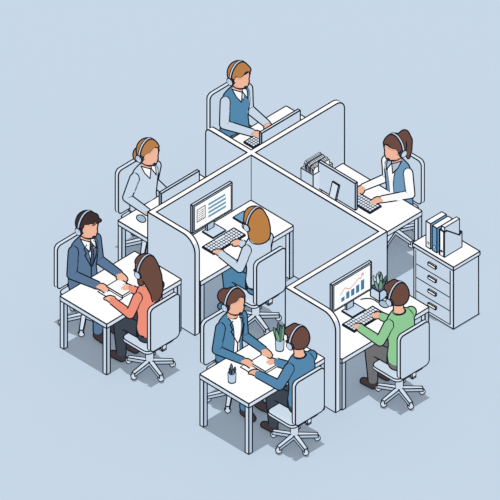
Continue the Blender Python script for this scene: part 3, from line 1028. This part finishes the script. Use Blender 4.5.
# facing the upper left, seen from behind
person('woman in coral sweater with long brown hair, seen from behind', (.84, -2.53), PI, (.30, -2.645, .785), (.285, -2.335, .785),
       'sweater_coral', None, 'trousers_dark', 'shoe_dark', 'long', 'hair_brown', female=True)
person('man in blue sweater and dark trousers, seen from behind', (3.09, -2.25), PI, (2.53, -2.46, .785), (2.52, -2.156, .785),
       'sweater_blue', None, 'trousers_dark', 'shoe_dark', 'short', 'hair_brown', crew=True)
person('woman with tan bobbed hair and pale top typing in the middle cubicle', (1.09, -.965), PI, (.565, -1.10, .79), (.585, -.80, .79),
       'shirt_pale', None, 'trousers_blue', 'shoe_blue', 'bob', 'hair_tan', female=True, top_name='blouse')
person('man in green sweater and grey trousers typing before the bar chart', (3.31, -.815), PI, (2.755, -.97, .79), (2.76, -.64, .79),
       'sweater_green', None, 'trousers_grey', 'shoe_dark', 'short', 'hair_brown', crew=True)
# facing the lower left
person('woman with brown ponytail, soft blue vest and white sleeves, typing', (1.125, 1.325), -E90, (1.165, .95, .79), (.86, .955, .79),
       'vest_soft', None, 'trousers_blue', 'shoe_dark', 'pony', 'hair_brown', sleeves='shirt_white', vneck=[(.55, .034), (.95, .036), (1.15, .062), (1.26, .075)], collar='collar_grey', female=True, top_name='vest', shift=-.085, tall=.965)

# ------------------------------------------------------------------ headsets
def make_headset(side):
    """side -1: microphone on the right cheek, +1: on the left"""
    t = thing('headset', '', 'headset')
    mb = MB()
    cz = HC.z
    arc = []
    for k in range(25):
        a = math.radians(-4 + 188 * k / 24)
        arc.append((.058 - .004 * math.sin(a), .137 * math.cos(a), cz - .03 + .192 * math.sin(a)))
    # flat strap
    n = len(arc)
    vs = []
    for i, p in enumerate(arc):
        a = math.radians(-4 + 188 * i / 24)
        no = Vector((0, math.cos(a), math.sin(a)))
        p = Vector(p)
        for (df, dn) in ((-.015, 0), (.015, 0), (.015, .010), (-.015, .010)):
            vs.append(p + Vector((df, 0, 0)) + no * dn)
    fs = []
    for i in range(n - 1):
        for k in range(4):
            fs.append((i * 4 + k, i * 4 + (k + 1) % 4, (i + 1) * 4 + (k + 1) % 4, (i + 1) * 4 + k))
    fs += [(3, 2, 1, 0), tuple((n - 1) * 4 + k for k in range(4))]
    mb.add(vs, fs, 'headset')
    for k in (0, 1, 2, 3): mb.line(vs[k::4], .0046)
    mb.build('headband', t)
    for sd in (-1, 1):
        mb = MB()
        pr = [(.040, -.018), (.047, -.010), (.047, .010), (.038, .020)]
        mb.lathe((.056, sd * .134, cz - .045), pr, 'headset', 18, axis='y')
        for rr, yy, lw in ((.047, .144, .0068), (.047, .124, .0068)):
            mb.line([(.056 + rr * math.cos(q), sd * yy, cz - .045 + rr * math.sin(q)) for q in [2 * PI * k / 20 for k in range(20)]], lw, closed=True)
        mb.build('ear_cup', t)
    mb = MB()
    pts = [Vector((.075, side * .138, cz - .085)), Vector((.125, side * .112, cz - .118)), Vector((.170, side * .082, cz - .128)), Vector((.198, side * .042, cz - .112))]
    mb.sweep(pts, .0075, 'headset_dark', 8)
    bm_ = mb.build('microphone_boom', t)
    mb = MB()
    mb.ellipsoid((.206, side * .034, cz - .107), (.016, .022, .014), 'headset_dark', 14, 10)
    mb.build('microphone', bm_, hull=.004)
    return t
HSG = 'pale grey headsets with microphone'
HR, HL = make_headset(-1), make_headset(1)
for i, (proto, first, x, y, rz, lb) in enumerate([
    (HR, 1, -0.37, -2.42, 0, 'pale headset worn by the man in the slate suit'),
    (HR, 0, 1.91, -2.26, 0, 'pale headset worn by the woman in the open blue jacket'),
    (HR, 0, -1.185, .92, 0, 'pale headset worn by the man in the blue vest'),
    (HR, 0, -0.895, -.885, 0, 'pale headset worn by the woman with the low tan bun'),
    (HL, 1, .84, -2.53, PI, 'pale headset worn by the woman in the coral sweater'),
    (HL, 0, 3.09, -2.25, PI, 'pale headset worn by the man in the blue sweater'),
    (HL, 0, 1.09, -.965, PI, 'pale headset worn by the woman with tan bobbed hair'),
    (HL, 0, 3.31, -.815, PI, 'pale headset worn by the man in the green sweater'),
    (HL, 0, 1.125, 1.325, -E90, 'pale headset worn by the woman with the ponytail')]):
    o = proto if first else copy_tree(proto)
    o.location = (x, y, 0); o.rotation_euler = (0, 0, rz)
    if 'ponytail' in lb: o.scale = (1, 1, .965)
    if 'low tan bun' in lb: o.scale = (1, 1, .985)
    tag(o, lb, 'headset', HSG)

# ------------------------------------------------------------------ light, world, camera
w = bpy.data.worlds.new('sky'); SC.world = w
w.use_nodes = True
w.node_tree.nodes['Background'].inputs[0].default_value = (0.66, 0.68, 0.70, 1)
w.node_tree.nodes['Background'].inputs[1].default_value = 1.0
sun = bpy.data.lights.new('overhead_sun', 'SUN'); sun.energy = math.pi; sun.angle = 0.0
so = bpy.data.objects.new('overhead_sun', sun); COL.objects.link(so); so.location = (0, 0, 8); so.rotation_euler = (0, 0, 0)

cam = bpy.data.cameras.new('camera'); cam.type = 'ORTHO'; cam.ortho_scale = 500 / 85.0
co = bpy.data.objects.new('camera', cam); COL.objects.link(co)
el = math.asin(0.6)
d = Vector((math.cos(el) * math.sqrt(.5), -math.cos(el) * math.sqrt(.5), math.sin(el)))
tgt = Vector((0.0205, -0.0405, 0))
co.location = tgt + d * 16
co.rotation_euler = d.to_track_quat('Z', 'Y').to_euler()
cam.clip_end = 100
SC.camera = co
SC.view_settings.view_transform = 'Standard'
SC.view_settings.look = 'None'
SC.cycles.max_bounces = 8
SC.cycles.diffuse_bounces = 0
SC.cycles.transparent_max_bounces = 48
SC.cycles.use_denoising = True
SC.cycles.filter_width = 1.4
w.cycles.sampling_method = 'NONE'
